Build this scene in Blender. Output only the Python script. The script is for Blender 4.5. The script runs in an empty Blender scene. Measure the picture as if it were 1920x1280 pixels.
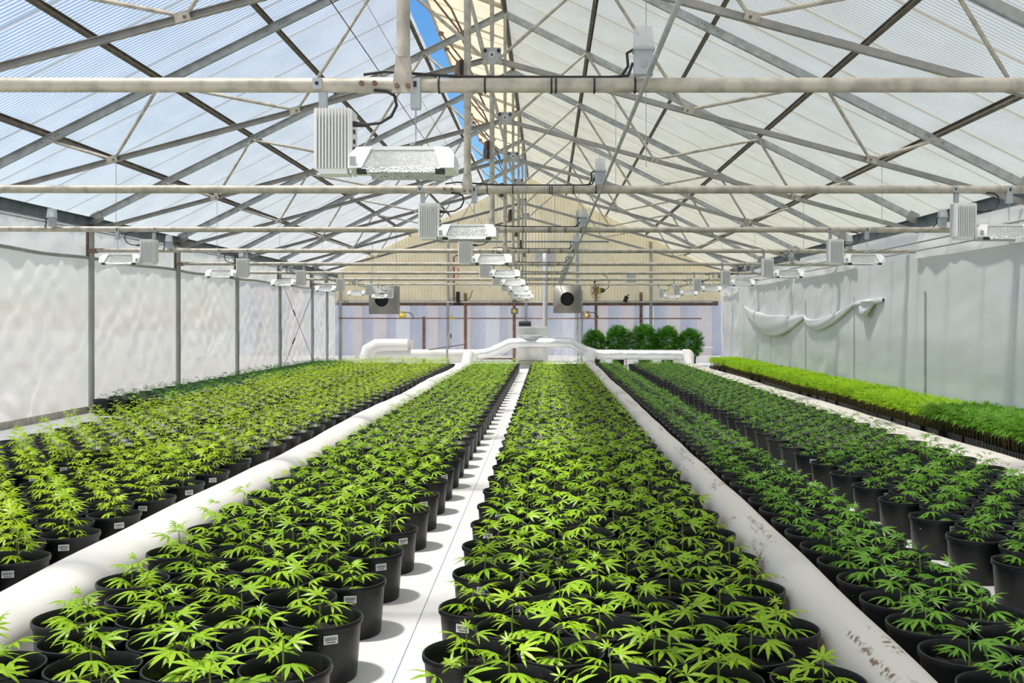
import bpy, math, random
import numpy as np
from mathutils import Vector, Matrix
random.seed(7); rng = np.random.default_rng(7)
C = bpy.context.scene.collection
SC = bpy.context.scene
# ------------------------------------------------------------------ camera, sky, sun, exposure
K = 3.66/1850.0          # metres per unit (1 unit = 1 px at one bay distance)
BAY = 3.66
CAMZ = 1.46
def U(v): return v*K
def W(x, d, h): return Vector((x*K, d*BAY, CAMZ+h*K))     # x, h in units from the eye, d in bays
cam_d = bpy.data.cameras.new('camera'); cam = bpy.data.objects.new('camera', cam_d); C.objects.link(cam)
cam_d.sensor_width = 36; cam_d.lens = 1850/1920*36
cam_d.shift_x = -66/1920; cam_d.shift_y = -40/1920
cam_d.clip_start = 0.05; cam_d.clip_end = 500
cam.location = (0, 0, CAMZ); cam.rotation_euler = (math.pi/2, 0, 0)
SC.camera = cam
world = bpy.data.worlds.new('sky'); SC.world = world; world.use_nodes = True
nt = world.node_tree
sky = nt.nodes.new('ShaderNodeTexSky'); sky.sky_type = 'NISHITA'; sky.sun_disc = False
sky.sun_elevation = math.radians(68); sky.sun_rotation = math.radians(-75)
sky.air_density = 1.0; sky.dust_density = 0.3; sky.ozone_density = 2.5
hsv = nt.nodes.new('ShaderNodeHueSaturation'); hsv.inputs['Saturation'].default_value = 1.32
bg = nt.nodes['Background']; nt.links.new(sky.outputs[0], hsv.inputs['Color']); nt.links.new(hsv.outputs[0], bg.inputs[0]); bg.inputs[1].default_value = 0.11
sun_d = bpy.data.lights.new('sun', 'SUN'); sun_d.energy = 6.0; sun_d.angle = math.radians(5.0); sun_d.color = (1, .96, .89)
sun = bpy.data.objects.new('sun', sun_d); C.objects.link(sun)
sun.rotation_euler = Vector((0.345, 0.10, -1)).to_track_quat('-Z', 'Y').to_euler()
sun.location = (-4, 5, 12)
SC.view_settings.view_transform = 'Standard'; SC.view_settings.look = 'None'
SC.view_settings.gamma = 1; SC.view_settings.use_curve_mapping = False
SC.view_settings.exposure = 0.5

# ------------------------------------------------------------------ materials
M = {}
def mat(name, col, rough=.5, metal=0, noise=None, bump=None, spec=.5):
    """noise=(scale, colour2, lo, hi[, stretch]); bump=(scale, strength)"""
    m = bpy.data.materials.new(name); m.use_nodes = True; n = m.node_tree.nodes; l = m.node_tree.links
    b = n['Principled BSDF']; b.inputs['Base Color'].default_value = (*col, 1)
    b.inputs['Roughness'].default_value = rough; b.inputs['Metallic'].default_value = metal
    b.inputs['Specular IOR Level'].default_value = spec
    tc = n.new('ShaderNodeTexCoord')
    if noise:
        mp = n.new('ShaderNodeMapping'); l.new(tc.outputs['Object'], mp.inputs[0])
        if len(noise) > 4: mp.inputs['Scale'].default_value = noise[4]
        t = n.new('ShaderNodeTexNoise'); t.inputs['Scale'].default_value = noise[0]; t.inputs['Detail'].default_value = 5
        l.new(mp.outputs[0], t.inputs[0])
        r = n.new('ShaderNodeMapRange'); r.inputs[1].default_value = noise[2]; r.inputs[2].default_value = noise[3]
        l.new(t.outputs[0], r.inputs[0])
        x = n.new('ShaderNodeMix'); x.data_type = 'RGBA'
        x.inputs[6].default_value = (*col, 1); x.inputs[7].default_value = (*noise[1], 1)
        l.new(r.outputs[0], x.inputs[0]); l.new(x.outputs[2], b.inputs['Base Color'])
    if bump:
        t2 = n.new('ShaderNodeTexNoise'); t2.inputs['Scale'].default_value = bump[0]; l.new(tc.outputs['Object'], t2.inputs[0])
        bp = n.new('ShaderNodeBump'); bp.inputs['Strength'].default_value = bump[1]; bp.inputs['Distance'].default_value = .02
        l.new(t2.outputs[0], bp.inputs['Height']); l.new(bp.outputs[0], b.inputs['Normal'])
    M[name] = m; return m
def sheet_mat(name, col, col2, transp, gloss=.06, rough=.25, stripe=0, tscale=1.5, refl=.35):
    """thin light-passing sheet: diffuse reflection + diffuse transmission + clear share + gloss"""
    m = bpy.data.materials.new(name); m.use_nodes = True; n = m.node_tree.nodes; l = m.node_tree.links
    n.remove(n['Principled BSDF']); out = n['Material Output']
    tc = n.new('ShaderNodeTexCoord')
    t = n.new('ShaderNodeTexNoise'); t.inputs['Scale'].default_value = tscale; t.inputs['Detail'].default_value = 4
    l.new(tc.outputs['Object'], t.inputs[0])
    x = n.new('ShaderNodeMix'); x.data_type = 'RGBA'; x.inputs[6].default_value = (*col, 1); x.inputs[7].default_value = (*col2, 1)
    r = n.new('ShaderNodeMapRange'); r.inputs[1].default_value = .35; r.inputs[2].default_value = .7
    l.new(t.outputs[0], r.inputs[0]); l.new(r.outputs[0], x.inputs[0])
    dif = n.new('ShaderNodeBsdfDiffuse'); tr = n.new('ShaderNodeBsdfTranslucent'); cl = n.new('ShaderNodeBsdfTransparent'); gl = n.new('ShaderNodeBsdfGlossy')
    gl.inputs['Roughness'].default_value = rough
    l.new(x.outputs[2], dif.inputs[0]); l.new(x.outputs[2], tr.inputs[0])
    m1 = n.new('ShaderNodeMixShader'); m1.inputs[0].default_value = 1-refl; l.new(dif.outputs[0], m1.inputs[1]); l.new(tr.outputs[0], m1.inputs[2])
    m2 = n.new('ShaderNodeMixShader'); l.new(m1.outputs[0], m2.inputs[1]); l.new(cl.outputs[0], m2.inputs[2])
    m2.inputs[0].default_value = transp
    if stripe:      # clearer along the flat of every corrugation, dirt held on the ribs
        at = n.new('ShaderNodeAttribute'); at.attribute_name = 'clear'
        ml = n.new('ShaderNodeMath'); ml.operation = 'MULTIPLY_ADD'; ml.inputs[1].default_value = stripe; ml.inputs[2].default_value = transp
        l.new(at.outputs['Fac'], ml.inputs[0]); l.new(ml.outputs[0], m2.inputs[0])
    m3 = n.new('ShaderNodeMixShader'); m3.inputs[0].default_value = gloss; l.new(m2.outputs[0], m3.inputs[1]); l.new(gl.outputs[0], m3.inputs[2])
    l.new(m3.outputs[0], out.inputs[0]); M[name] = m; return m
def leaf_mat(name, a, b):
    m = bpy.data.materials.new(name); m.use_nodes = True; n = m.node_tree.nodes; l = m.node_tree.links
    n.remove(n['Principled BSDF']); out = n['Material Output']
    tc = n.new('ShaderNodeNewGeometry'); t = n.new('ShaderNodeTexNoise'); t.inputs['Scale'].default_value = 9; l.new(tc.outputs['Position'], t.inputs[0])
    r = n.new('ShaderNodeMapRange'); r.inputs[1].default_value = .35; r.inputs[2].default_value = .65; l.new(t.outputs[0], r.inputs[0])
    x = n.new('ShaderNodeMix'); x.data_type = 'RGBA'; x.inputs[6].default_value = (*a, 1); x.inputs[7].default_value = (*b, 1); l.new(r.outputs[0], x.inputs[0])
    dif = n.new('ShaderNodeBsdfDiffuse'); tr = n.new('ShaderNodeBsdfTranslucent'); gl = n.new('ShaderNodeBsdfGlossy'); gl.inputs['Roughness'].default_value = .4
    l.new(x.outputs[2], dif.inputs[0]); l.new(x.outputs[2], tr.inputs[0])
    m1 = n.new('ShaderNodeMixShader'); m1.inputs[0].default_value = .4; l.new(dif.outputs[0], m1.inputs[1]); l.new(tr.outputs[0], m1.inputs[2])
    m2 = n.new('ShaderNodeMixShader'); m2.inputs[0].default_value = .05; l.new(m1.outputs[0], m2.inputs[1]); l.new(gl.outputs[0], m2.inputs[2])
    l.new(m2.outputs[0], out.inputs[0]); M[name] = m
mat('galv', (.50, .52, .52), .5, .35, (9, (.36, .38, .39), .4, .65))
mat('galv_dark', (.20, .24, .26), .55, .3, (5, (.13, .16, .18), .4, .65))
mat('pipe', (.55, .50, .42), .55, .2, (14, (.38, .35, .30), .42, .66, (1, 1, 1)))
mat('chord', (.42, .40, .37), .55, .3, (7, (.32, .32, .32), .4, .65))
mat('purlin', (.13, .11, .085), .6, .2, (6, (.24, .20, .15), .5, .7))
mat('rust', (.16, .09, .07), .8, 0, (10, (.26, .17, .12), .4, .7))
mat('post', (.42, .43, .40), .55, .2, (5, (.30, .30, .27), .4, .7, (1, 1, .3)))
mat('white_metal', (.90, .90, .88), .4)
mat('white_plastic', (.85, .84, .81), .45)
mat('hammered', (.80, .82, .80), .22, 1, None, (160, .8))
mat('box_grey', (.45, .49, .51), .5)
mat('black', (.012, .012, .013), .45)
mat('rubber', (.02, .02, .02), .55)
mat('pot', (.007, .0074, .0085), .40, 0, (22, (.02, .021, .024), .5, .8), spec=.4)
mat('soil', (.012, .010, .009), .95, 0, (60, (.05, .042, .035), .58, .75))
mat('tag', (.85, .85, .85), .5)
mat('stem_green', (.20, .30, .05), .6)
mat('stem_brown', (.18, .12, .05), .7)
mat('floor_white', (.80, .79, .77), .75, 0, (3.5, (.68, .66, .62), .52, .78), (40, .15))
mat('outdoor_ground', (.50, .45, .37), .95, 0, (.6, (.38, .36, .27), .4, .65))
mat('duct_white', (.80, .78, .74), .5, 0, (2.2, (.72, .68, .61), .5, .75), (3, .3))
mat('foil', (.86, .88, .90), .22, 1, None, (45, .9))
mat('curtain', (.75, .765, .77), .6, 0, (1.2, (.71, .725, .73), .4, .65))
mat('heater', (.25, .24, .21), .6, .3, (3, (.22, .22, .20), .4, .7))
mat('yellow', (.70, .50, .03), .5)
mat('brass', (.45, .33, .16), .45, .6)
mat('cord_pink', (.75, .36, .30), .6)
mat('cord_blue', (.25, .38, .60), .7)
mat('red', (.55, .08, .04), .7)
mat('flue', (.50, .52, .53), .4, .5)
mat('bldg_blue', (.36, .43, .62), .7)
mat('bldg_tan', (.66, .54, .50), .8)
mat('bldg_white', (.72, .74, .82), .8)
sheet_mat('roof_clear', (.58, .58, .57), (.49, .49, .47), .04, stripe=.92, refl=.42)
sheet_mat('roof_cream', (.66, .63, .52), (.59, .55, .42), .05, stripe=.58, refl=.42)
sheet_mat('vent_cream', (.84, .74, .55), (.78, .66, .45), .03, stripe=.10, refl=.4)
sheet_mat('gable_cream', (.95, .83, .57), (.88, .73, .45), .0, refl=.5, tscale=3)
sheet_mat('film', (.71, .69, .67), (.63, .62, .62), .14, gloss=.16, rough=.12, refl=.5)
sheet_mat('film_end', (.84, .82, .83), (.74, .73, .78), .36, gloss=.08, rough=.15, refl=.4)
sheet_mat('film_white', (.90, .89, .87), (.86, .85, .83), .02, gloss=.08, rough=.2, refl=.55)
sheet_mat('clear_cover', (.85, .87, .9), (.8, .82, .85), .62, gloss=.2, rough=.1)
leaf_mat('leaf_lime', (.58, .78, .03), (.42, .66, .025))
leaf_mat('leaf_bright', (.48, .74, .03), (.32, .58, .025))
leaf_mat('leaf_dark', (.24, .50, .04), (.15, .38, .035))
leaf_mat('leaf_deep', (.13, .38, .03), (.08, .28, .025))
leaf_mat('leaf_tray', (.50, .76, .02), (.36, .62, .018))
def tube_mat():    # white duct with brown scuffs along its crown
    m = mat('duct_stained', (.80, .77, .72), .5, 0, None, (3, .25)); n = m.node_tree.nodes; l = m.node_tree.links; b = n['Principled BSDF']
    tc = n.new('ShaderNodeTexCoord'); mp = n.new('ShaderNodeMapping'); mp.inputs['Scale'].default_value = (9, 1.1, 9); l.new(tc.outputs['Object'], mp.inputs[0])
    t = n.new('ShaderNodeTexNoise'); t.inputs['Scale'].default_value = 1.0; t.inputs['Detail'].default_value = 3; l.new(mp.outputs[0], t.inputs[0])
    t2 = n.new('ShaderNodeTexNoise'); t2.inputs['Scale'].default_value = 38; t2.inputs['Detail'].default_value = 6; l.new(tc.outputs['Object'], t2.inputs[0])
    a = n.new('ShaderNodeMapRange'); a.inputs[1].default_value = .56; a.inputs[2].default_value = .63; l.new(t.outputs[0], a.inputs[0])
    c = n.new('ShaderNodeMapRange'); c.inputs[1].default_value = .50; c.inputs[2].default_value = .60; l.new(t2.outputs[0], c.inputs[0])
    ml = n.new('ShaderNodeMath'); ml.operation = 'MULTIPLY'; l.new(a.outputs[0], ml.inputs[0]); l.new(c.outputs[0], ml.inputs[1])
    x = n.new('ShaderNodeMix'); x.data_type = 'RGBA'; x.inputs[6].default_value = (.80, .745, .665, 1); x.inputs[7].default_value = (.26, .16, .09, 1)
    l.new(ml.outputs[0], x.inputs[0]); l.new(x.outputs[2], b.inputs['Base Color'])
tube_mat()

# ------------------------------------------------------------------ mesh helpers
class MB:
    def __init__(s): s.v = []; s.f = []; s.m = []
    def add(s, vs, fs, mi=0):
        o = len(s.v); s.v += [tuple(v) for v in vs]; s.f += [tuple(i+o for i in f) for f in fs]; s.m += [mi]*len(fs); return s
    def box(s, c, size, rot=None, mi=0):
        x, y, z = (k/2 for k in size); vs = [Vector(p) for p in ((-x,-y,-z),(x,-y,-z),(x,y,-z),(-x,y,-z),(-x,-y,z),(x,-y,z),(x,y,z),(-x,y,z))]
        if rot is not None: vs = [rot @ v for v in vs]
        c = Vector(c); return s.add([v+c for v in vs], [(0,3,2,1),(4,5,6,7),(0,1,5,4),(1,2,6,5),(2,3,7,6),(3,0,4,7)], mi)
    def beam(s, a, b, w, h, up=(0,0,1), mi=0):
        a = Vector(a); b = Vector(b); d = (b-a); L = d.length; d.normalize(); sx = d.cross(Vector(up)).normalized(); sz = sx.cross(d)
        R = Matrix((sx, d, sz)).transposed(); return s.box((a+b)/2, (w, L, h), R, mi)
    def channel(s, a, b, w, h, t=.006, up=(0,0,1)):    # C section: web + two flanges
        a = Vector(a); b = Vector(b); d = (b-a).normalized(); sx = d.cross(Vector(up)).normalized(); sz = sx.cross(d)
        s.beam(a, b, t, h, up); s.beam(a+sz*(h/2)+sx*w/2, b+sz*(h/2)+sx*w/2, w, t, up); s.beam(a-sz*(h/2)+sx*w/2, b-sz*(h/2)+sx*w/2, w, t, up); return s
    def path(s, pts, r, n=8, mi=0, caps=True):
        pts = [Vector(p) for p in pts]; rs = r if isinstance(r, (list, tuple)) else [r]*len(pts); o = len(s.v); N = None; vs = []; fs = []
        for i, p in enumerate(pts):
            d = (pts[min(i+1, len(pts)-1)]-pts[max(i-1, 0)]).normalized()
            if N is None: N = d.orthogonal().normalized()
            N = (N-d*N.dot(d)).normalized(); Bn = d.cross(N)
            vs += [p+(N*math.cos(2*math.pi*k/n)+Bn*math.sin(2*math.pi*k/n))*rs[i] for k in range(n)]
        for i in range(len(pts)-1):
            for k in range(n): fs.append((i*n+k, i*n+(k+1) % n, (i+1)*n+(k+1) % n, (i+1)*n+k))
        if caps: fs += [tuple(range(n))[::-1], tuple(range((len(pts)-1)*n, len(pts)*n))]
        return s.add(vs, fs, mi)
    def lathe(s, prof, n=24, c=(0,0,0), mi=0, close=False):
        c = Vector(c); vs = []; fs = []
        for r, z in prof: vs += [c+Vector((r*math.cos(2*math.pi*k/n), r*math.sin(2*math.pi*k/n), z)) for k in range(n)]
        for i in range(len(prof)-1):
            for k in range(n): fs.append((i*n+k, i*n+(k+1) % n, (i+1)*n+(k+1) % n, (i+1)*n+k))
        if close: fs += [tuple(range(n))[::-1], tuple(range((len(prof)-1)*n, len(prof)*n))]
        return s.add(vs, fs, mi)
    def prism(s, poly, axis, a, b, mi=0):      # poly in the other two axes, extruded a..b on axis
        n = len(poly); vs = []
        for t in (a, b):
            for p, q in poly: vs.append({'x': (t, p, q), 'y': (p, t, q), 'z': (p, q, t)}[axis])
        return s.add(vs, [tuple(range(n)), tuple(range(n, 2*n))[::-1]]+[(i, i+n, (i+1) % n+n, (i+1) % n) for i in range(n)], mi)
    def grid(s, fn, nu, nv, mi=0):
        vs = [fn(i/nu, j/nv) for j in range(nv+1) for i in range(nu+1)]
        return s.add(vs, [(j*(nu+1)+i, j*(nu+1)+i+1, (j+1)*(nu+1)+i+1, (j+1)*(nu+1)+i) for j in range(nv) for i in range(nu)], mi)
    def mesh(s, name, mats, smooth=False):
        me = bpy.data.meshes.new(name); me.from_pydata(s.v, [], s.f)
        for m in (mats if isinstance(mats, (list, tuple)) else [mats]): me.materials.append(M[m])
        if any(s.m): me.polygons.foreach_set('material_index', s.m)
        if smooth:
            me.polygons.foreach_set('use_smooth', [True]*len(s.f))
            if smooth != 'all': me.set_sharp_from_angle(angle=math.radians(40))
        me.update(); return me
def link(name, data, parent=None, loc=None, rot=None):
    o = bpy.data.objects.new(name, data); C.objects.link(o)
    if parent: o.parent = parent
    if loc is not None: o.location = loc
    if rot is not None: o.rotation_euler = rot
    return o
def part(name, mb, mats, parent, smooth=False): return link(name, mb.mesh(name, mats, smooth), parent)
def tag(o, label, cat, group=None, kind=None):
    o['label'] = label; o['category'] = cat
    if group: o['group'] = group
    if kind: o['kind'] = kind
    return o
def thing(name, label, cat, loc=(0,0,0), group=None, kind=None): return tag(link(name, None, None, loc), label, cat, group, kind)
def dup(o, loc=None, label=None, parent=None):
    c = o.copy(); C.objects.link(c); c.parent = parent
    if loc is not None: c.location = loc
    if label: c['label'] = label
    for ch in o.children: dup(ch, parent=c)
    return c
ORD = ['zeroth','first','second','third','fourth','fifth','sixth','seventh','eighth','ninth','tenth','eleventh','twelfth','thirteenth','fourteenth','fifteenth','sixteenth','seventeenth','eighteenth','nineteenth','twentieth']
TENS = {2:'twenty',3:'thirty',4:'forty',5:'fifty',6:'sixty',7:'seventy'}
TENTH = {2:'twentieth',3:'thirtieth',4:'fortieth',5:'fiftieth',6:'sixtieth',7:'seventieth'}
def ordw(n): return ORD[n] if n <= 20 else (TENTH[n//10] if n % 10 == 0 else TENS[n//10]+'-'+ORD[n % 10])
def sm(t): return t*t*(3-2*t)
_np = [np.random.default_rng(3).uniform(0, 6.28, (12,)), np.random.default_rng(4).uniform(-1, 1, (12, 2))]
def wob(x, y, f=1.0):      # cheap smooth wrinkle field, about -1..1
    return sum(math.sin(f*(1+.45*k)*(x*_np[1][k][0]+y*_np[1][k][1])+_np[0][k]) for k in range(9))/4.0

# ------------------------------------------------------------------ building dimensions
RX = U(-335); HW = U(3297); EZ = CAMZ+U(800); AZ = CAMZ+U(2441); CZ0 = CAMZ+U(707); PZ = CAMZ+U(1592); TZ = CAMZ+U(550)
XL = RX-HW; XR = RX+HW; YE = 9.26*BAY; YN = -9.0
YT = [(1.25+i)*BAY for i in range(8)]
def rafter(f, s): return Vector((s*HW*(1-f), 0, EZ+f*(AZ-EZ)))         # local to the truss, s=-1 left, +1 right
def chord(f, s): return Vector((s*HW*(1-f), 0, CZ0+f*(PZ-CZ0)))
SL = math.atan2(AZ-EZ, HW)

# ------------------------------------------------------------------ floor and ground
mb = MB(); mb.box(((XL+XR)/2, (YN+YE)/2, -.03), (XR-XL+.3, YE-YN+.3, .06)); o = part('floor', mb, 'floor_white', None)
tag(o, 'white fabric ground cover over the whole greenhouse floor', 'floor', kind='structure')
mb = MB(); mb.box((0, 40, -.13), (220, 220, .1)); o = part('ground', mb, 'outdoor_ground', None)
tag(o, 'pale bare ground outside, seen dimly through the plastic walls', 'ground', kind='structure')

# ------------------------------------------------------------------ roof: corrugated sheets, one object each
PITCH = .0635; SWID = PITCH*18
def corr_sheet(name, length, material, width=SWID, pitch=PITCH, amp=.009, seg=6):
    """sheet in local XY: corrugation ridges run along X (0..length), repeated along Y"""
    n = int(round((width+pitch)/pitch))*seg; vs = []; cl = []
    for i in range(n+1):
        y = i*pitch/seg; c = math.cos(2*math.pi*i/seg)
        for x in (0, length): vs.append((x, y, amp*c)); cl.append(min(1, max(0, .35-c*1.1)))
    me = bpy.data.meshes.new(name); me.from_pydata(vs, [], [(2*i, 2*i+1, 2*i+3, 2*i+2) for i in range(n)])
    me.materials.append(M[material]); me.polygons.foreach_set('use_smooth', [True]*n)
    a = me.attributes.new('clear', 'FLOAT', 'POINT'); a.data.foreach_set('value', cl); me.update(); return me
roof = thing('ceiling', 'gabled roof of corrugated translucent sheets over the trusses', 'roof', (RX, 0, EZ), kind='structure')
SLEN = (HW**2+(AZ-EZ)**2)**.5
me_l = corr_sheet('roof_sheet', SLEN*.815+.2, 'roof_clear'); me_r = corr_sheet('roof_sheet', SLEN+.27, 'roof_cream')
OFF = .13
y = YN; k = 0
while y < YE-.1:
    o = link('roof_sheet', me_l, roof, (-HW-.2*math.cos(SL)-OFF*math.sin(SL), y, -.2*math.sin(SL)+OFF*math.cos(SL)+.004*(k % 2)), (0, -SL, 0))
    o = link('roof_sheet', me_r, roof, (HW+.2*math.cos(SL)+OFF*math.sin(SL), y+SWID+PITCH, -.2*math.sin(SL)+OFF*math.cos(SL)+.004*(k % 2)), (0, -SL, math.pi))
    y += SWID; k += 1
# open ridge vent: one hinged sash per bay
VL = U(736); VA = math.radians(20)
me_v = corr_sheet('vent_sheet', VL, 'vent_cream', width=BAY/3-.02, pitch=.0635)
def make_sash(w):
    t = thing('roof_vent_sash', '', 'roof vent', (RX-.02, 0, AZ+.14), 'open ridge vent sashes')
    rot = Matrix.Rotation(VA, 3, 'Y')
    for j in range(3):
        o = link('vent_sheet', me_v, t, (-.02, (j+1)*w/3, .0), (0, -VA, math.pi))
    e = Vector((-VL*math.cos(VA), 0, VL*math.sin(VA)))
    part('sash_bar', MB().beam(e+Vector((0,.02,-.03)), e+Vector((0,w-.02,-.03)), .035, .05), 'pipe', t)
    part('sash_bar', MB().beam((-.02,.02,-.03), (-.02,w-.02,-.03), .035, .05), 'pipe', t)
    for yy in (.06, w/2, w-.06): part('sash_rib', MB().beam(Vector((-.02,yy,-.035)), e+Vector((0,yy,-.035)), .03, .03), 'pipe', t)
    for yy in (.45, w-.6):
        a = e+Vector((.05, yy, -.06)); b = Vector((-.55, yy+.05, -.72)); m_ = (a+b)/2+Vector((.16, 0, -.10))
        part('vent_arm', MB().path([a, m_, b], .018, 6), 'rust', t)
        part('arm_clamp', MB().box(a, (.09, .06, .07)), 'rust', t)
    return t
sash0 = make_sash(BAY)
y0 = YT[0]-2*BAY
for i in range(9):
    yy = y0+i*BAY
    if yy > YE-1: break
    lab = ('open cream ridge vent sash above the '+ORD[i-1]+' cross pipe from the camera') if i >= 2 else ('open cream ridge vent sash nearest the camera' if i == 1 else 'open cream ridge vent sash overhead behind the first sash')
    if i == 0: sash0.location.y = yy; sash0['label'] = lab
    else: dup(sash0, (RX-.02, yy, AZ+.14), lab)

# ------------------------------------------------------------------ purlins, eave beams
def purlin(f, s, label):
    p = rafter(f, s); n = Vector((s*math.sin(SL), 0, math.cos(SL))); c = p+n*.085+Vector((RX, 0, 0))
    mb = MB(); up = n
    mb.beam(c+Vector((0,YN,0)), c+Vector((0,YE,0)), .012, .07, up); mb.beam(c+Vector((0,YN,0))+n*.035, c+Vector((0,YE,0))+n*.035, .06, .008, up)
    mb.beam(c+Vector((0,YN,0))-n*.035, c+Vector((0,YE,0))-n*.035, .045, .008, up)
    o = part('purlin', mb, 'purlin', None); tag(o, label, 'purlin', 'roof purlins')
for s, sn in ((-1, 'left'), (1, 'right')):
    for f, w in ((.18, 'lowest'), (.388, 'second lowest'), (.595, 'third lowest'), (.805, 'highest')):
        purlin(f, s, f'{w} dark brown purlin running lengthwise under the {sn} roof slope')
mb = MB(); mb.beam((RX, YN, AZ+.09), (RX, YE, AZ+.09), .05, .09); tag(part('ridge_beam', mb, 'purlin', None), 'dark ridge beam running along the peak of the roof', 'ridge beam')
for s, sn in ((-1, 'left'), (1, 'right')):
    x = RX+s*(HW+.02); mb = MB(); mb.channel((x, YN, CAMZ+U(775)), (x, YE, CAMZ+U(775)), -s*.07, .15, .008)
    mb.beam((x-s*.0, YN, CAMZ+U(735)), (x, YE, CAMZ+U(735)), .10, .012)
    tag(part('eave_beam', mb, 'galv_dark', None), f'blue-grey steel eave beam along the top of the {sn} wall', 'beam')

# ------------------------------------------------------------------ trusses (built once, copied)
def make_truss():
    t = thing('roof_truss', '', 'truss', (RX, 0, 0), 'roof trusses')
    n_up = Vector((0, 0, 1))
    for s in (-1, 1):
        r = part('rafter', MB().channel(rafter(0, s), rafter(1, s), .05, .095, .006), 'galv', t)
        b = MB()
        for f in (.18, .388, .595, .805):
            p = rafter(f, s); d = (rafter(1, s)-rafter(0, s)).normalized()
            for k in (-.09, .09, .13): b.path([p+d*k+Vector((0,-.012,.01)), p+d*k+Vector((0,.008,.01))], .008, 6)
        part('bolt', b, 'purlin', r)
        part('eave_plate', MB().box(rafter(0.015, s)+Vector((0,-.012,-.01)), (.16, .012, .17), Matrix.Rotation(s*SL, 3, 'Y')), 'chord', t)
        part('lower_chord', MB().channel(chord(0.0, s), chord(.985, s), .045, .058, .006), 'chord', t)
        def web(a, b, r=.021):
            a = Vector(a)+Vector((0,-.03,0)); b = Vector(b)+Vector((0,-.03,0)); d = (b-a).normalized()
            part('web_pipe', MB().path([a, a+d*.10, a+d*.2, b-d*.2, b-d*.08, b], [r*.75, r*.85, r, r, r*.85, r*.7], 8), 'pipe', t, True)
        for fc, f1, f2 in ((.30, .18, .388), (.637, .388, .805)):
            c = chord(fc, s); web(c+Vector((s*.03,0,.02)), rafter(f1, s)); web(c+Vector((-s*.03,0,.02)), rafter(f2, s))
            g = part('gusset', MB().box(c+Vector((0,-.045,.005)), (.13, .01, .085), Matrix.Rotation(s*.27, 3, 'Y')), 'pipe', t)
            part('gusset_bolt', MB().path([c+Vector((-.02*s,-.06,0)), c+Vector((-.02*s,-.045,0))], .013, 6), 'purlin', g)
        web(chord(.985, s)+Vector((0,0,.03)), rafter(.805, s))
    # centre plate, king post, hanger to the cross pipe
    web_top = Vector((0, 0, AZ-.02))
    part('king_post', MB().path([(0,-.04,PZ+.1), (0,-.04,PZ+.25), (0,-.04,AZ-.03)], [.018, .026, .026], 10), 'pipe', t, True)
    part('brace_pipe', MB().path([(-.1,-.06,PZ+.06), rafter(.93, -1)+Vector((0,-.04,0))], .024, 8), 'pipe', t, True)
    g = part('centre_plate', MB().box((0,-.05,PZ+.02), (.22, .012, .2)), 'galv', t)
    part('plate_ring', MB().path([(0,-.075,PZ+.03), (0,-.045,PZ+.03)], .036, 16), 'white_metal', g)
    part('plate_hole', MB().path([(0,-.078,PZ+.03), (0,-.06,PZ+.03)], .024, 16), 'galv_dark', g)
    for s in (-1, 1):
        part('plate_bolt', MB().path([(s*.08,-.09,PZ+.08), (s*.08,-.04,PZ+.08)], .02, 8), 'black', g)
        part('plate_tab', MB().box((s*.09,-.055,PZ-.055), (.07, .02, .05), Matrix.Rotation(s*.6, 3, 'Y')), 'pipe', g)
    h = part('hanger_pipe', MB().path([(0,-.03,PZ-.02), (0,-.03,PZ-.14), (0,-.03,TZ+.33), (0,-.03,TZ+.12)], [.02, .03, .031, .031], 12), 'pipe', t, True)
    part('hanger_foot', MB().add([(-.031,-.05,TZ+.13),(.031,-.05,TZ+.13),(.031,-.01,TZ+.13),(-.031,-.01,TZ+.13),(-.05,-.052,TZ-.045),(.05,-.052,TZ-.045),(.05,-.036,TZ-.045),(-.05,-.036,TZ-.045)],
         [(0,1,2,3),(7,6,5,4),(0,4,5,1),(1,5,6,2),(2,6,7,3),(3,7,4,0)]), 'pipe', h)
    for s in (-1, 1): part('foot_bolt', MB().path([(s*.025,-.066,TZ-.015), (s*.025,-.05,TZ-.015)], .012, 6), 'rust', h)
    lv = part('vent_lever', MB().box((-.045,-.08,TZ+.95), (.035, .03, .22)), 'black', t)
    part('lever_chain', MB().path([(-.07,-.085,TZ+1.05),(-.085,-.09,TZ+.93),(-.08,-.09,TZ+.84)], .02, 6), 'rust', lv)
    return t
truss0 = make_truss()
for i, yy in enumerate(YT):
    lab = f'{ORD[i+1]} galvanised roof truss from the camera, with pipe webs and centre plate'
    if i == 0: truss0.location.y = yy; truss0['label'] = lab
    else: dup(truss0, (RX, yy, 0), lab)

# ------------------------------------------------------------------ cross pipes
def make_tie():
    t = thing('cross_pipe', '', 'pipe', (0, 0, TZ), 'horizontal cross pipes')
    part('pipe_run', MB().path([(XL+.02,0,.012), (XL/2,0,.004), (RX,0,0), (XR/2,0,.002), (XR-.02,0,-.004)], .034, 14), 'pipe', t, True)
    part('pipe_sleeve', MB().path([(RX-.22,0,0), (RX-.02,0,0)], .038, 14), 'pipe', t, True)
    for dx in (-.19, -.13): part('sleeve_bolt', MB().path([(RX+dx,-.05,0), (RX+dx,-.03,0)], .012, 6), 'rust', t)
    for x in (-.50, -.05+U(-120), .04, U(10), U(110), U(205)):
        part('cable_tie', MB().path([(x-.004,0,0), (x+.004,0,0)], .0385, 14), 'black', t, True)
    pts = [(U(-430),-.0,.05), (U(-380),-.01,.062), (U(-300),-.01,.05), (U(-200),0,.04), (U(0),0,.038), (U(150),0,.038), (U(190),0,.045), (U(200),-.02,.10)]
    part('power_cable', MB().path(pts, .007, 6), 'rubber', t, True)
    return t
tie0 = make_tie()
for i, yy in enumerate(YT):
    lab = f'{ORD[i+1]} tan horizontal cross pipe from the camera, spanning wall to wall'
    if i == 0: tie0.location.y = yy-.0; tie0['label'] = lab
    else: dup(tie0, (0, yy, TZ), lab)

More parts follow.
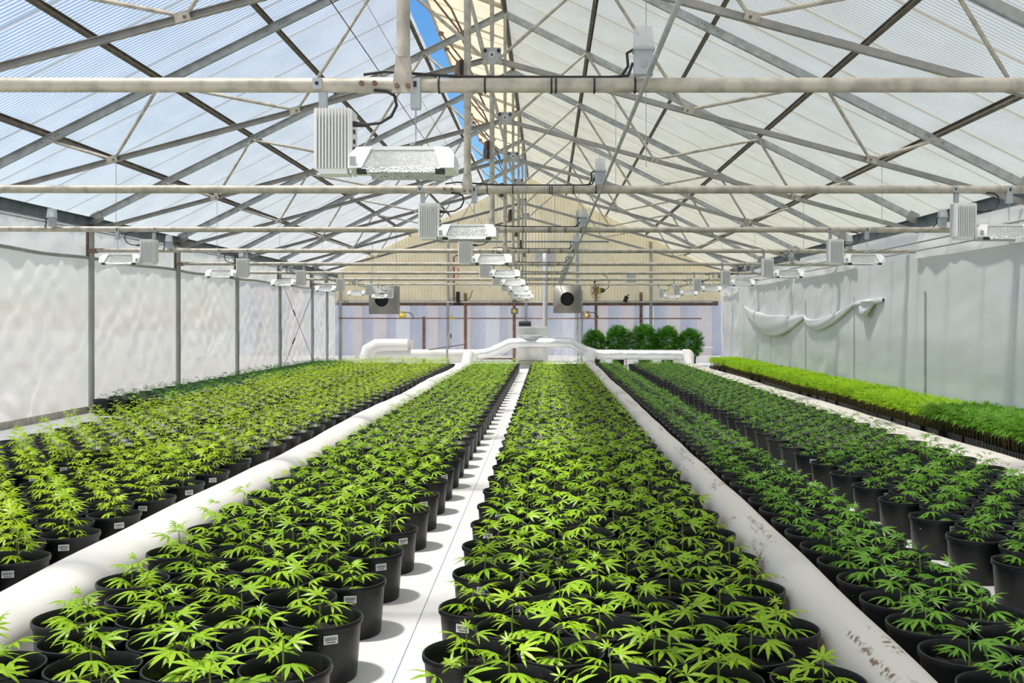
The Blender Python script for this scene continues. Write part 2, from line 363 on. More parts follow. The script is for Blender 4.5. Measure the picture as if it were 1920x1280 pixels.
# ------------------------------------------------------------------ outlet boxes with clear covers
def make_outlet():
    t = thing('outlet_box', '', 'outlet box', (0,0,0), 'outlet boxes on the cross pipes')
    b = part('box_body', MB().box((0,-.045,.055), (.085,.06,.11)), 'box_grey', t); part('knockout', MB().path([(0,-.08,.045),(0,-.074,.045)], .016, 12), 'galv', b)
    mb = MB(); mb.add([(-.045,-.10,.11),(.045,-.10,.11),(.045,-.01,.11),(-.045,-.01,.11),(-.036,-.085,.215),(.036,-.085,.215),(.04,-.015,.215),(-.04,-.015,.215)],
        [(4,5,6,7),(0,1,5,4),(1,2,6,5),(2,3,7,6),(3,0,4,7)]); part('clear_cover', mb, 'clear_cover', t)
    part('socket', MB().box((0,-.05,.15), (.045,.03,.06)), 'white_plastic', t)
    part('cover_lip', MB().box((0,-.055,.112), (.096,.096,.012)), 'box_grey', t)
    part('lead', MB().path([(-.04,-.05,.12),(-.075,-.05,.10),(-.07,-.05,.04),(-.10,-.02,.0)], .007, 6), 'rubber', t, True)
    return t
out0 = make_outlet(); first = True
for col, X in (('left', -3000), ('centre', 222), ('right', 2395)):
    for i, yy in enumerate(YT):
        px = 1026+X/(1.25+i)
        if px < -30 or px > 1950: continue
        lab = f'grey outlet box with clear cover on {ORD[i+1]} cross pipe, {col} one'
        loc = (U(X), yy-.02, TZ+.03)
        if first: out0.location = loc; out0['label'] = lab; first = False
        else: dup(out0, loc, lab)

# ------------------------------------------------------------------ grow lights
def make_light(mirror):
    s = -1 if mirror else 1
    t = thing('grow_light', '', 'grow light', (0,0,0), 'hanging grow lights')
    def X(v): return s*v
    # origin: centre of pipe above the ballast; ballast top at -.115
    zt = -.118; zb = -.42; w = .155; dp = .12
    b = part('ballast', MB().box((X(w/2), 0, (zt+zb)/2+.015), (w-.012, dp-.02, zt-zb-.03)), 'white_metal', t)
    f = MB()
    for k in range(11):
        x = .004+k*(w-.008)/10; f.box((X(x), -dp/2, (zt+zb)/2+.012), (.0055, .03, zt-zb-.024)); f.box((X(x), dp/2, (zt+zb)/2+.012), (.0055, .03, zt-zb-.024))
    for k in range(5):
        f.box((X(-.003), -dp/2+.012+k*.025, (zt+zb)/2+.012), (.016, .005, zt-zb-.024))
    part('cooling_fins', f, 'white_metal', b)
    part('bottom_cap', MB().prism([(X(.012),zb+.002),(X(w-.012),zb+.002),(X(w-.012),zb+.03),(X(.012),zb+.03)], 'y', -dp/2+.004, dp/2-.004), 'white_metal', b)
    part('side_panel', MB().box((X(w+.004), 0, (zt+zb)/2), (.012, dp+.012, zt-zb-.01)), 'white_metal', b)
    for z in (-.22, -.265, -.3): part('socket', MB().box((X(w+.012), -.02, z), (.008, .025, .018)), 'black', b)
    part('plug', MB().path([(X(w+.008),-.03,-.185), (X(w+.05),-.03,-.188), (X(w+.075),-.03,-.188)], [.014, .012, .008], 8), 'rubber', t, True)
    cp = [(.225,-.188),(.29,-.18),(.34,-.15),(.365,-.10),(.355,-.055),(.32,-.035),(.26,-.03)]
    part('power_cord', MB().path([(X(x),-.03,z) for x, z in cp], .007, 6), 'rubber', t, True)
    # reflector
    L0 = w+.004; L1 = L0+.478; rz1 = -.295; rz0 = -.405
    tr = MB(); cl = .085
    def yz(q): return [(-.055,rz1-.012),(-.125,rz0)] if q < 0 else [(.055,rz1-.012),(.125,rz0)]
    for q in (-1, 1):
        (ya, za), (yb, zb2) = yz(q)
        tr.add([(X(L0+cl),ya,za),(X(L1-cl),ya,za),(X(L1-cl*.7),yb,zb2),(X(L0+cl*.7),yb,zb2)], [(0,1,2,3)])
        tr.add([(X(L0+cl),ya*.96,za-.002),(X(L1-cl),ya*.96,za-.002),(X(L1-cl*.7),yb*.965,zb2),(X(L0+cl*.7),yb*.965,zb2)], [(3,2,1,0)])
        tr.box((X((L0+L1)/2), yb, zb2-.006), (L1-L0-.13, .008, .02))
    tr.add([(X(L0+cl),-.055,rz1-.014),(X(L1-cl),-.055,rz1-.014),(X(L1-cl),.055,rz1-.014),(X(L0+cl),.055,rz1-.014)], [(0,1,2,3)])
    r = part('reflector', tr, 'hammered', t)
    part('top_rail', MB().box((X((L0+L1)/2), 0, rz1-.006), (L1-L0-.13, .125, .016)), 'white_metal', r)
    for a, sg in ((L0, 1), (L1, -1)):
        e = MB(); P = []
        for yy, ins in ((-.128, 0), (.128, 0)):
            yt = yy*.5
            P += [(X(a), yy, rz0+.004), (X(a+sg*.062), yy, rz0+.004), (X(a+sg*.098), yt, rz1), (X(a+sg*.03), yt, rz1), (X(a), yy*.8, rz1-.04)]
        e.add(P, [(0,1,2,3,4),(9,8,7,6,5),(0,5,6,1),(1,6,7,2),(2,7,8,3),(3,8,9,4),(4,9,5,0)])
        part('end_cap', e, 'white_metal', r)
        part('corner_clip', MB().box((X(a+sg*.062), -.118, rz0-.012), (.042, .03, .022)), 'rubber', r)
    part('label_sticker', MB().box((X(L0+.022), -.1255, rz0+.035), (.028,.003,.04), Matrix.Rotation(-.0, 3, 'X')), 'box_grey', r)
    part('lamp_tube', MB().path([(X(L0+.08),0,-.35), (X(L1-.08),0,-.35)], .012, 10), 'clear_cover', r, True)
    # hangers
    h = part('hanger_clamp', MB().box((X(.0), 0, .0), (.042, .082, .05)), 'box_grey', t)
    part('clamp_bolt', MB().path([(X(.0),-.048,0),(X(.0),-.04,0)], .008, 8), 'black', h)
    part('hanger_strap', MB().box((X(.02), -.0, -.07), (.036, .03, .075)), 'box_grey', h)
    part('hook', MB().path([(X(.02),0,-.1),(X(.02),0,-.15)], .0035, 6), 'galv', h)
    h2 = part('hanger_box', MB().box((X(.452), -.02, -.045), (.044, .05, .14)), 'box_grey', t)
    part('keyhole', MB().box((X(.452), -.047, -.005), (.013, .004, .026)), 'black', h2)
    part('hook', MB().path([(X(.452),-.02,-.11),(X(.452),-.02,-.262),(X(.44),-.02,-.278),(X(.425),-.02,-.268)], .0035, 6), 'galv', h2)
    part('loop', MB().path([(X(.425),-.01,-.27),(X(.433),-.01,-.30)], .0035, 6), 'galv', h2)
    return t
lc = make_light(False); lm = make_light(True); usedc = usedm = False
for col, X, mir in (('centre', -535, 0), ('right', 1715, 0), ('left', -2385, 1)):
    for i, yy in enumerate(YT):
        px = 1026+X/(1.25+i)
        if px < -20 or px > 1935: continue
        lab = f'white grow light hung from {ORD[i+1]} cross pipe, {col} row'
        loc = (U(X), yy, TZ)
        if mir:
            if not usedm: lm.location = loc; lm['label'] = lab; usedm = True
            else: dup(lm, loc, lab)
        else:
            if not usedc: lc.location = loc; lc['label'] = lab; usedc = True
            else: dup(lc, loc, lab)

# ------------------------------------------------------------------ lengthwise conduits, wires
def run(name, pts, r, m, label, cat, n=8): tag(part(name, MB().path(pts, r, n), m, None, True), label, cat)
run('conduit', [W(215, .3, 520), W(215, 9.2, 520)], .011, 'galv', 'thin steel conduit running lengthwise below the centre outlet boxes', 'conduit')
run('conduit', [W(-3060, .3, 600), W(-3060, 9.2, 600)], .012, 'galv', 'thin steel conduit running lengthwise near the left eave', 'conduit')
run('conduit', [W(2480, .3, 520), W(2480, 9.2, 520)], .012, 'galv', 'upper thin conduit running lengthwise near the right curtain', 'conduit')
run('conduit', [W(2560, .3, 480), W(2560, 9.2, 480)], .010, 'galv', 'lower thin conduit running lengthwise near the right curtain', 'conduit')
run('cable', [W(-1000, .6, 1500), W(-985, 1.6, 1440), W(-1000, 3, 1480), W(-1000, 5, 1470), W(-1000, 9.2, 1480)], .005, 'rubber', 'thin black cable strung lengthwise under the left roof slope', 'cable', 6)
run('wire', [W(-760, .6, 1330), W(-760, 9.2, 1330)], .003, 'galv', 'thin bare wire strung lengthwise left of the centre pipes', 'wire', 5)
wi = 0
for i, d in enumerate((2.25, 3.25, 4.25, 5.25, 6.25)):
    for X, sn in ((-2640, 'left'), (2050, 'right'), (420, 'centre right')):
        px = 1026+X/d
        if not 0 < px < 1920: continue
        s = -1 if X < -335 else 1; f = 1-abs(U(X)-RX)/HW; top = chord(f, s).z
        tag(part('drop_wire', MB().path([(U(X), d*BAY+.06, top), (U(X), d*BAY+.06, TZ-.02 if X != 420 else TZ+.2)], .0035, 5), 'galv', None),
            f'thin vertical wire hanging from {ORD[i+2]} truss, {sn} one', 'wire', 'drop wires')

# ------------------------------------------------------------------ left wall: posts, film, roll
wl = thing('wall_left', 'left wall of crinkled translucent plastic film', 'wall', (XL-.10, 0, 0), kind='structure')
ys = [YN]+[v for v in YT]+[YE]
for i in range(len(ys)-1):
    a, b = ys[i], ys[i+1]; ph = rng.uniform(0, 50)
    def fn(u, v, a=a, b=b, ph=ph):
        y = a+(b-a)*u; z = (TZ-.12)*v; e = math.sin(math.pi*u)**.5
        r = math.hypot((1-u)*1.6, 1-v); diag = math.sin(46*(u*.75-v*.55)+3*wob(u*4+ph, v*4, 1.5))*.013*(1-v*.3)
        return (.02*wob(y*1.2+ph, z*1.6, 2.2)*e+diag*e, y, z)
    part('film_panel', MB().grid(fn, 64, 40), 'film', wl, 'all')
    def fn2(u, v, a=a, b=b, ph=ph): 
        y = a+(b-a)*u; z = TZ-.12+(CAMZ+U(740)-TZ+.12)*v
        return (-.05+.02*wob(y*2+ph, z*3, 2.5), y, z)
    part('upper_film', MB().grid(fn2, 40, 8), 'film', wl, 'all')
pts = [(.05+.012*math.sin(y*3), y, TZ-.115+.012*math.sin(y*2.1)) for y in np.arange(YN, YE, .3)]
part('rolled_edge', MB().path(pts, .026, 8), 'post', wl, True)
part('base_board', MB().box((.03, (YN+YE)/2, .05), (.05, YE-YN, .10)), 'pipe', wl)
post0 = thing('wall_post', '', 'post', (0,0,0), 'left wall posts')
part('post_pipe', MB().path([(0,0,0), (0,0,EZ-.12)], .045, 14), 'post', post0, True)
part('post_cap', MB().box((0,0,EZ-.10), (.13,.13,.05)), 'rust', post0)
part('clamp', MB().box((.03,0,TZ), (.12,.11,.06)), 'rust', post0)
part('knee_bracket', MB().beam((-.05,-.03,TZ-.12), (-.05,-.03,EZ-.1), .03, .04, (0,1,0)), 'rust', post0)
part('film_clip', MB().path([(.05,-.02,.7),(.05,-.02,1.2)], .008, 6), 'post', post0)
vis = [i for i in range(len(YT)) if 1026+(-3632)/(1.25+i) > -10]
for j, i in enumerate(vis):
    lab = f'{ORD[j+1]} grey steel wall post from the left edge of the picture'
    loc = (XL, YT[i], 0)
    if j == 0: post0.location = loc; post0['label'] = lab
    else: dup(post0, loc, lab)
dup(post0, (XL, 8.80*BAY, 0), 'grey steel wall post standing just before the far left corner')
br = thing('cross_brace', 'thin crossed wire brace with turnbuckles between two left wall posts', 'brace', (XL+.06, 7.25*BAY, 0))
for a, b in (((0,0,.1),(0,BAY,TZ-.1)), ((.01,0,TZ-.1),(.01,BAY,.1))):
    r = part('brace_wire', MB().path([a, b], .007, 6), 'rubber', br); p = Vector(a).lerp(Vector(b), .3); q = Vector(a).lerp(Vector(b), .36)
    part('turnbuckle', MB().path([p, q], .02, 6), 'rubber', r)

# ------------------------------------------------------------------ right wall and curtain
wr = thing('wall_right', 'right wall of white plastic film behind the curtain', 'wall', (XR+.10, 0, 0), kind='structure')
def fnr(u, v):
    y = YN+(YE-YN)*u; z = (CAMZ+U(745))*v; return (.02*wob(y*1.3, z*2, 2), y, z)
part('film_panel', MB().grid(fnr, 160, 10), 'film_white', wr, 'all')
CX = U(2885); CT = CAMZ+U(497)
cu = thing('curtain', 'long pale grey fabric curtain hung along the right wall with a sagging fold', 'curtain', (CX, 0, 0))
seams = [.6, 1.55, 2.5, 3.2, 4.06, 5.0, 5.94, 6.87, 7.8, 8.72]
for i in range(len(seams)-1):
    a, b = seams[i]*BAY, seams[i+1]*BAY; far = i >= 5
    def fc(u, v, a=a, b=b, far=far):
        y = a+(b-a)*u; z = .02+(CT-.02+.03*math.sin(y*1.7)+.02*math.sin(y*4.1))*v
        e = sm(min(1, 3*min(u, 1-u))); amp = .007 if not far else .014
        x = amp*e*wob(y*.7, z*3.0, 1.6)+.012*math.sin(7*z+2*y+2*wob(y, z, 1))*e*(.9 if far else .25)-.006*math.sin(math.pi*u)*e
        return (x, y, z)
    part('curtain_panel', MB().grid(fc, 40, 36), 'curtain', cu, 'all')
    part('seam_pole', MB().path([(-.02, a, .02), (-.02, a, CT-.55)], .013 if i < 5 else .008, 8), 'galv' if 3 < i < 7 else 'curtain', cu, True)
# return of the curtain at the far end
def fe(u, v): return (-U(0)+.9*u-.0+.02*math.sin(9*v+4*u), 8.72*BAY+.05*math.sin(14*u), .02+(CT+.05)*v)
part('curtain_end', MB().grid(fe, 16, 20), 'curtain', cu, 'all')
# sagging fold: a swag tied up at points
tie_d = [7.75, 5.95, 5.0, 4.55]; tie_h = [190, 41, 150, 174]; sag = [175, 125, 8]; fat = [118, 42, 14]
mb = MB()
def swag(u, v):
    t = u*3; k = min(2, int(t)); w = t-k; d = tie_d[k]+(tie_d[k+1]-tie_d[k])*w
    q = 4*w*(1-w) if k != 1 else 4*(w**.75)*(1-w**.75); h = tie_h[k]+(tie_h[k+1]-tie_h[k])*w-sag[k]*q
    wid = 16+fat[k]*q; th = 2*math.pi*v; pl = math.sin(th*5+u*22)*.05
    x = -.012-U(16+(38 if k == 0 else 24)*q)*(.5-.5*math.cos(th)+pl)*1.3
    return (x, d*BAY, CAMZ+U(h+wid*math.sin(th)*(1+pl)+2*math.sin(u*60+3*v)))
mb.grid(swag, 96, 30)
sw = part('sagging_fold', mb, 'curtain', cu, 'all'); sw['label'] = 'sagging rolled fold of curtain fabric'
def pouch(u, v):
    t = u*2*math.pi; return (-.02-.12*math.sin(math.pi*v)*(1+.3*math.sin(3*t)), (4.75+.28*(v-.5)+.02*math.sin(t))*BAY, CAMZ+U(165-140*math.sin(math.pi*v)**1.5*(.5+.5*math.sin(t))))
part('hanging_tip', MB().grid(pouch, 16, 10), 'curtain', cu, 'all')
# loose flaps above the curtain
def flap(name, d0, d1, h0, h1, label, drop):
    ph = d0*9
    def ff(u, v):
        d = d0+(d1-d0)*u; h = h0+(h1-h0)*v-drop*(1-v)*math.sin(math.pi*u*.9+.2)
        return (CX+.03*wob(d*9+ph, v*3, 1.5)-.07+.12*v, d*BAY, CAMZ+U(h))
    tag(part(name, MB().grid(ff, 30, 12), 'film_white', None, 'all'), label, 'plastic sheet', 'loose sheets above the curtain')
flap('plastic_flap', 2.7, 4.15, 478, 680, 'loose white plastic flap over the curtain top at right edge', 10)
flap('plastic_flap', 4.95, 6.2, 480, 660, 'middle loose white plastic flap over the curtain top', 12)
flap('plastic_flap', 6.3, 7.6, 485, 640, 'far loose white plastic flap over the curtain top', 14)
flap('plastic_flap', 8.0, 8.75, 440, 520, 'small white plastic flap drooping at the far curtain corner', 70)

# ------------------------------------------------------------------ end walls
we = thing('wall_end', 'far end wall of cream corrugated gable above clear plastic film', 'wall', (RX, YE, 0), kind='structure')
zg = CAMZ+U(300)
def zroof(x): return EZ+(AZ-EZ)*(1-abs(x)/HW)+.1
x = -HW-.15; gw = 1.0868
while x < HW+.1:
    x1 = min(x+gw, HW+.15); n = int(round((x1-x)/.1087))*6; vs = []
    for k in range(n+1):
        xx = x+(x1-x)*k/n; yy = .014*math.cos(2*math.pi*k/6)
        vs += [(xx, yy, zg), (xx, yy, max(zg+.05, zroof(xx)))]
    part('gable_sheet', MB().add(vs, [(2*k, 2*k+2, 2*k+3, 2*k+1) for k in range(n)]), 'gable_cream', we, 'all')
    x = x1
# film bays between end posts
epx = [-3400, -2400, -1560, -960, -520, 150, 700, 1550, 2150, 3400]
for a, b in zip(epx[:-1], epx[1:]):
    def fn(u, v, a=a, b=b):
        x = U(a)+(U(b)-U(a))*u; return (x, .05+.015*wob(x*3+a, v*4, 2.2)+.008*math.sin(30*(u*.8-v*.6)), .0+(zg-.08)*v)
    part('film_panel', MB().grid(fn, 30, 20), 'film_end', we, 'all')
part('sill_beam', MB().box((0,-.02,CAMZ+U(283)), (2*HW, .10, .12)), 'rust', we)
part('ledge', MB().box((0,-.05,CAMZ+U(318)), (2*HW, .12, .05)), 'galv_dark', we)
part('gable_rail', MB().box((U(-80),-.06,CAMZ+U(1360)), (U(2960), .06, .05)), 'galv_dark', we)
for x, ztop, m, r in ((-1385, 1380, 'post', .05), (-30, 500, 'post', .045), (930, 520, 'post', .045), (850, 1900, 'galv', .05), (2130, 1360, 'post', .055), (-3250, 560, 'post', .06)):
    part('end_post', MB().path([(U(x),-.08,0), (U(x),-.08,CAMZ+U(ztop))], r, 12), m, we, True)
for x, zt in ((-1080, 470), (-235, 470), (1180, 480), (1960, 480), (-1800, 60)):
    part('rusty_stud', MB().box((U(x),-.09,(CAMZ+U(zt))/2), (.10, .07, CAMZ+U(zt))), 'rust', we)
part('mid_pipe', MB().path([(-HW+.05,-.17,CAMZ+U(33)), (U(3000),-.17,CAMZ+U(28))], .022, 10), 'rust', we, True)
part('upper_pipe', MB().path([(-HW+.05,-.14,CAMZ+U(310)), (HW-.2,-.14,CAMZ+U(310))], .025, 10), 'post', we, True)
part('door_rail', MB().box((U(-650),-.07,.14), (U(860), .05, .05)), 'rust', we)
part('low_rail', MB().path([(U(800),-.16,CAMZ-U(470)), (U(3200),-.16,CAMZ-U(470))], .02, 8), 'white_metal', we, True)
part('gas_pipe', MB().path([(U(-1280),-.12,CAMZ+U(280)), (U(-1280),-.12,CAMZ+U(1090)), (U(-1240),-.12,CAMZ+U(1120)), (U(-540),-.12,CAMZ+U(1110))], .03, 8), 'rust', we, True)
wn = thing('wall_near', 'near end wall of white plastic film behind the viewpoint', 'wall', (RX, YN, 0), kind='structure')
mb = MB(); mb.add([(-HW,0,0),(HW,0,0),(HW,0,EZ),(0,0,AZ),(-HW,0,EZ)], [(0,1,2,3,4)]); part('film_panel', mb, 'film', wn)

# things outside, seen through the film
nb = thing('neighbouring_building', 'blurred blue and tan building seen through the far plastic wall', 'building', (RX, YE+9, -.08))
part('wall', MB().box((0,1,1.6), (26,1.6,3.2)), 'bldg_blue', nb)
for k in range(22):
    part('wall_board', MB().box((-12.5+k*1.18+.2*math.sin(k*5), .12, 1.5), (.35+.25*abs(math.sin(k*2.3)), .15, 3.0)), 'bldg_tan' if k % 3 else 'bldg_white', nb)

# ------------------------------------------------------------------ equipment at the far end
def make_heater():
    t = thing('unit_heater', '', 'heater', (0,0,0), 'unit heaters'); S = .44; R = .215; n = 32; mb = MB(); vs = []
    for k in range(n):
        a = 2*math.pi*(k+.5)/n; c, s_ = math.cos(a), math.sin(a); q = S/max(abs(c), abs(s_)); vs.append((c*q, 0, s_*q))
    for rr, yy in ((R*1.12, -.22), (R, -.25), (R, -.05)):
        vs += [(rr*math.cos(2*math.pi*(k+.5)/n), yy, rr*math.sin(2*math.pi*(k+.5)/n)) for k in range(n)]
    mb.add(vs, [(j*n+k, j*n+(k+1) % n, (j+1)*n+(k+1) % n, (j+1)*n+k) for j in range(3) for k in range(n)])
    part('nozzle', mb, 'heater', t, True)
    part('casing', MB().box((0,.32,0), (2*S,.64,2*S)), 'heater', t)
    part('outlet_mouth', MB().path([(0,-.06,0),(0,-.05,0)], R*.99, n), 'black', t)
    return t
h0 = make_heater()
h1 = None
h0; h0.location = W(-2620, 8.5, 320); h0['label'] = 'left grey unit heater with round black outlet on the far wall'
h1 = dup(h0, W(318, 8.5, 335), 'right grey unit heater with round black outlet beside the flue pipe')
for hh in (h0, h1):
    for sx in (-.38, .38):
        x = hh.location.x+sx; top = EZ+(AZ-EZ)*(1-abs(x-RX)/HW)+.10-hh.location.z
        part('hanger_rod', MB().path([(sx,.3,.4),(sx,.3,top)], .010, 6), 'galv', hh)
for X, lab, m in ((-2490, 'small yellow gas regulator below the left unit heater', 'yellow'), (690, 'small brass gas regulator below the right unit heater', 'brass')):
    t = thing('gas_regulator', lab, 'regulator', W(X, 9.175, 104)); part('bowl', MB().lathe([(.0,-.13),(.11,-.12),(.13,-.05),(.09,.0),(.06,.02),(.06,.10),(.0,.12)], 14), m, t, True)
    part('valve', MB().path([(-.13,0,.10),(-.13,0,-.02),(0,0,-.03)], .035, 8), 'brass', t, True)
    part('hose', MB().path([(.06,0,.05),(.2,0,.06),(.3,0,.02),(.36,0,-.08),(.36,0,-.14)], .014, 6), 'rubber', t, True)
fl = thing('flue_pipe', 'grey round flue pipe rising to a flashing in the gable', 'flue', W(-36, 8.95, 0))
part('pipe', MB().path([(0,0,-.35),(0,0,U(1010)),(0,.08,U(1090)),(0,.5,U(1100))], .085, 14), 'flue', fl, True)
part('flashing', MB().box((0, .30*3.66-.10, U(1080)), (U(330), .02, U(330))), 'galv', fl)
fn_ = thing('circulation_fan', 'wire basket circulation fan with yellow motor right of the heater', 'fan', W(735, 8.25, 462))
cg = MB()
for r_ in (.06, .14, .22, .28): cg.path([(-.02 if r_ < .28 else .05, r_*math.cos(a), r_*math.sin(a)) for a in np.linspace(0, 6.2832, 25)], .006, 5)
for k in range(14):
    a = k*math.pi/7; cg.path([(-.02,.06*math.cos(a),.06*math.sin(a)),(-.02,.24*math.cos(a),.24*math.sin(a)),(.05,.28*math.cos(a),.28*math.sin(a)),(.16,.28*math.cos(a),.28*math.sin(a))], .005, 5)
cgo = part('basket', cg, 'brass', fn_); fn_.rotation_euler = (0, 0, math.radians(28))
part('motor', MB().path([(.10,0,0),(.26,0,0),(.34,0,0)], [.07,.08,.05], 12), 'black', fn_, True); part('motor_band', MB().path([(.08,0,0),(.15,0,0)], .085, 12), 'yellow', fn_, True)
part('bracket', MB().box((.0,0,.22), (.04,.04,.14)), 'black', fn_)
for k in range(3): part('blade', MB().box((.03,0,0), (.02,.07,.42), Matrix.Rotation(k*2.094, 3, 'X') @ Matrix.Rotation(.4, 3, 'Z')), 'black', fn_)
part('cord', MB().path([(.34,0,0),(.5,0,.1),(.52,0,.3),(.4,0,.45),(.3,0,.46)], .012, 6), 'rubber', fn_, True)
cc = thing('coiled_cord', 'pink coiled cord hanging with a long pull line and yellow handle', 'cord', W(-1430, 8.25, 0))
part('coil', MB().path([((.13+.02*math.sin(a*1.7))*math.cos(a), .03*math.sin(a*.9), U(735)+(.19+.02*math.cos(a*2.3))*math.sin(a)) for a in np.linspace(0, 6.2832*5, 110)], .010, 5), 'cord_pink', cc, True)
part('hang_line', MB().path([(0,0,U(820)),(0,0,U(1290))], .006, 5), 'cord_pink', cc)
part('pull_line', MB().path([(-.07,0,U(640)),(-.09,0,U(40)),(-.13,0,-U(480))], .006, 5), 'cord_pink', cc)
part('handle', MB().box((-.09,0,U(40)), (.09,.05,.09)), 'yellow', cc); part('weight', MB().path([(-.12,0,-U(210)),(-.12,0,-U(280))], .02, 8), 'black', cc)
sp = thing('control_box', 'small grey control box with black motor on the far wall', 'control box', W(-565, 9.205, 420)); part('case', MB().box((0,0,0), (.24,.12,.26)), 'galv', sp); part('pipe', MB().box((.0,-.05,-.30), (.09,.06,.34)), 'rust', sp); part('lamp', MB().path([(0,-.12,-.52),(0,-.05,-.52)], .06, 12), 'yellow', sp, True); part('lamp_case', MB().box((0,0,-.52), (.24,.10,.2)), 'galv_dark', sp)
wm = thing('wall_motor', 'black vertical motor with cables on the cream far wall', 'motor', W(-1545, 9.23, 390)); part('body', MB().path([(0,0,-.2),(0,0,.2)], .07, 12), 'black', wm, True); part('base', MB().box((0,0,-.22), (.2,.15,.1)), 'black', wm); part('cable', MB().path([(.05,0,-.1),(.25,0,-.15),(.42,0,.0),(.5,0,.25)], .012, 6), 'rubber', wm, True); part('cable', MB().path([(-.05,0,.0),(-.25,0,-.05),(-.28,0,-.2),(-.1,0,-.25)], .012, 6), 'rubber', wm, True)
jb = thing('junction_panel', 'flat grey panel fixed high on the far wall above rusty stud', 'panel', W(1455, 9.243, 720)); part('case', MB().box((0,0,0), (.32,.08,.26)), 'box_grey', jb); part('door', MB().box((0,-.045,0), (.29,.012,.23)), 'box_grey', jb)
fls = thing('floodlight', 'small black floodlight tilted on the far wall stud', 'lamp', W(1358, 9.215, 360)); part('head', MB().box((0,0,0), (.14,.05,.22), Matrix.Rotation(.35, 3, 'Y')), 'black', fls); part('arm', MB().beam((.0,0,.1), (.12,.02,.16), .03, .03), 'black', fls)

# ventilation: cross duct, fan box, poly tubes
DD = 8.12
def ringpath(mb, pts, rx, rz, n=18):
    """swept flattened tube along Y-ish path: pts=(x,y,z,rx,rz)"""
    vs = []; fs = []
    for p in pts:
        for k in range(n):
            a = 2*math.pi*k/n; c, s_ = math.cos(a), math.sin(a)
            zz = p[4]*s_ if s_ > 0 else p[4]*(-(abs(s_)**.7))
            vs.append((p[0]+p[3]*c, p[1], max(.004, p[2]+zz)))
    for i in range(len(pts)-1):
        for k in range(n): fs.append((i*n+k, i*n+(k+1) % n, (i+1)*n+(k+1) % n, (i+1)*n+k))
    fs += [tuple(range(n)), tuple(range((len(pts)-1)*n, len(pts)*n))[::-1]]
    return mb.add(vs, fs)
def poly_tube(X, y0, y1, rx, rz, label, seed, m='duct_stained'):
    pts = []; 
    for y in np.arange(y0, y1, .18):
        q = rx*(1+.025*math.sin(y*1.1+seed)+.012*math.sin(y*5.3+seed)); hz = rz*(1+.03*math.sin(y*.9+2*seed)+.012*math.sin(y*4.1))
        pts.append((U(X)+.015*math.sin(y*.8+seed), y, hz, q, hz))
    t = thing('air_duct_tube', label, 'air duct', (0,0,0), 'floor air ducts')
    part('tube', ringpath(MB(), pts, 0, 0), m, t, 'all')
    e = [(U(X), y1-.2, rz), (U(X), y1+.05, rz+.02), (U(X)+.0, y1+.25, .25), (U(X)+.02, y1+.42, .40), (U(X)+.03, y1+.62, .44)]
    part('elbow', MB().path(e, [rz*1.15, rz*1.15, .15, .16, .15], 16), 'duct_white', t, True)
    return t
poly_tube(-1178, 1.4, 7.75*BAY, .195, .135, 'long white air duct tube on the floor left of the centre beds', 1, 'duct_white')
poly_tube(617, 1.4, 7.75*BAY, .122, .15, 'long stained white air duct tube on the floor right of the centre beds', 2)
poly_tube(2120, 2.0, 7.9*BAY, .26, .10, 'slack white air duct tube on the floor beside the seedling trays', 3)
cd = thing('cross_duct', 'insulated cross duct with raised middle at the far end of the beds', 'air duct', (0, DD*BAY, 0))
zl = .43
part('white_run', MB().path([(U(-2700),0,zl),(U(-1180),0,zl),(U(-1060),0,zl)], .15, 18), 'duct_white', cd, True)
def foil(pts, r=.15):
    P = []
    for a, b in zip(pts[:-1], pts[1:]):
        a = Vector(a); b = Vector(b); n = max(2, int((b-a).length/.04))
        P += [a.lerp(b, k/n) for k in range(n)]
    P.append(Vector(pts[-1])); return MB().path(P, [r*(1+(.035 if k % 2 else 0)) for k in range(len(P))], 18)
part('foil_run', foil([(U(-1060),0,zl),(U(-880),0,zl+.05),(U(-560),0,zl+.34),(U(350),0,zl+.34),(U(560),0,zl+.12),(U(760),0,zl)]), 'foil', cd, True)
part('foil_run', foil([(U(760),0,zl),(U(2080),0,zl-.02)]), 'foil', cd, True)
part('end_collar', MB().path([(U(2060),0,zl-.02),(U(2170),0,zl-.03)], .18, 18), 'duct_white', cd, True)
for X in (-2200, -1500, 1200, 1800): part('leg', MB().box((U(X),0,.15), (.05,.05,.3)), 'galv', cd)
for s, X in ((-1, -520), (1, 420)): part('brace_bar', MB().beam((U(X),-.2,zl+.22), (U(X+s*260),-.2,zl-.1), .03, .03), 'white_metal', cd)
fb = thing('fan_box', 'white square fan housing with motor above the raised duct', 'fan housing', (U(-225), DD*BAY+.45, 0))
part('housing', MB().box((0,0,.62), (.95,.5,1.24)), 'white_plastic', fb); part('shaft_collar', MB().lathe([(.32,.0),(.36,.05),(.34,.12),(.2,.16)], 20, (-.05,-.27,.86)), 'galv', fb, True)
part('motor', MB().path([(-.42,0,1.34),(-.05,0,1.34)], .09, 14), 'black', fb, True); part('motor_foot', MB().box((-.25,0,1.26), (.42,.2,.05)), 'galv_dark', fb)
part('top_edge', MB().box((0,-.01,1.245), (.99,.54,.03)), 'white_metal', fb); part('under_drum', MB().lathe([(.36,.12),(.38,.2),(.36,.26)], 20, (-.05,-.75,.0)), 'heater', fb, True)
wd = thing('wrapped_duct', 'bulky white wrapped duct bend at the left end of the cross duct', 'air duct', (U(-2700), DD*BAY, 0))
part('bend', MB().path([(-.05,0,.05),(-.05,0,.3),(.0,0,.55),(.2,0,.68),(.5,0,.70),(1.15,0,.70)], [.27,.27,.25,.22,.2,.19], 18), 'white_plastic', wd, True)
part('box', MB().box((.7,.35,.62), (1.1,.3,.42)), 'duct_white', wd)
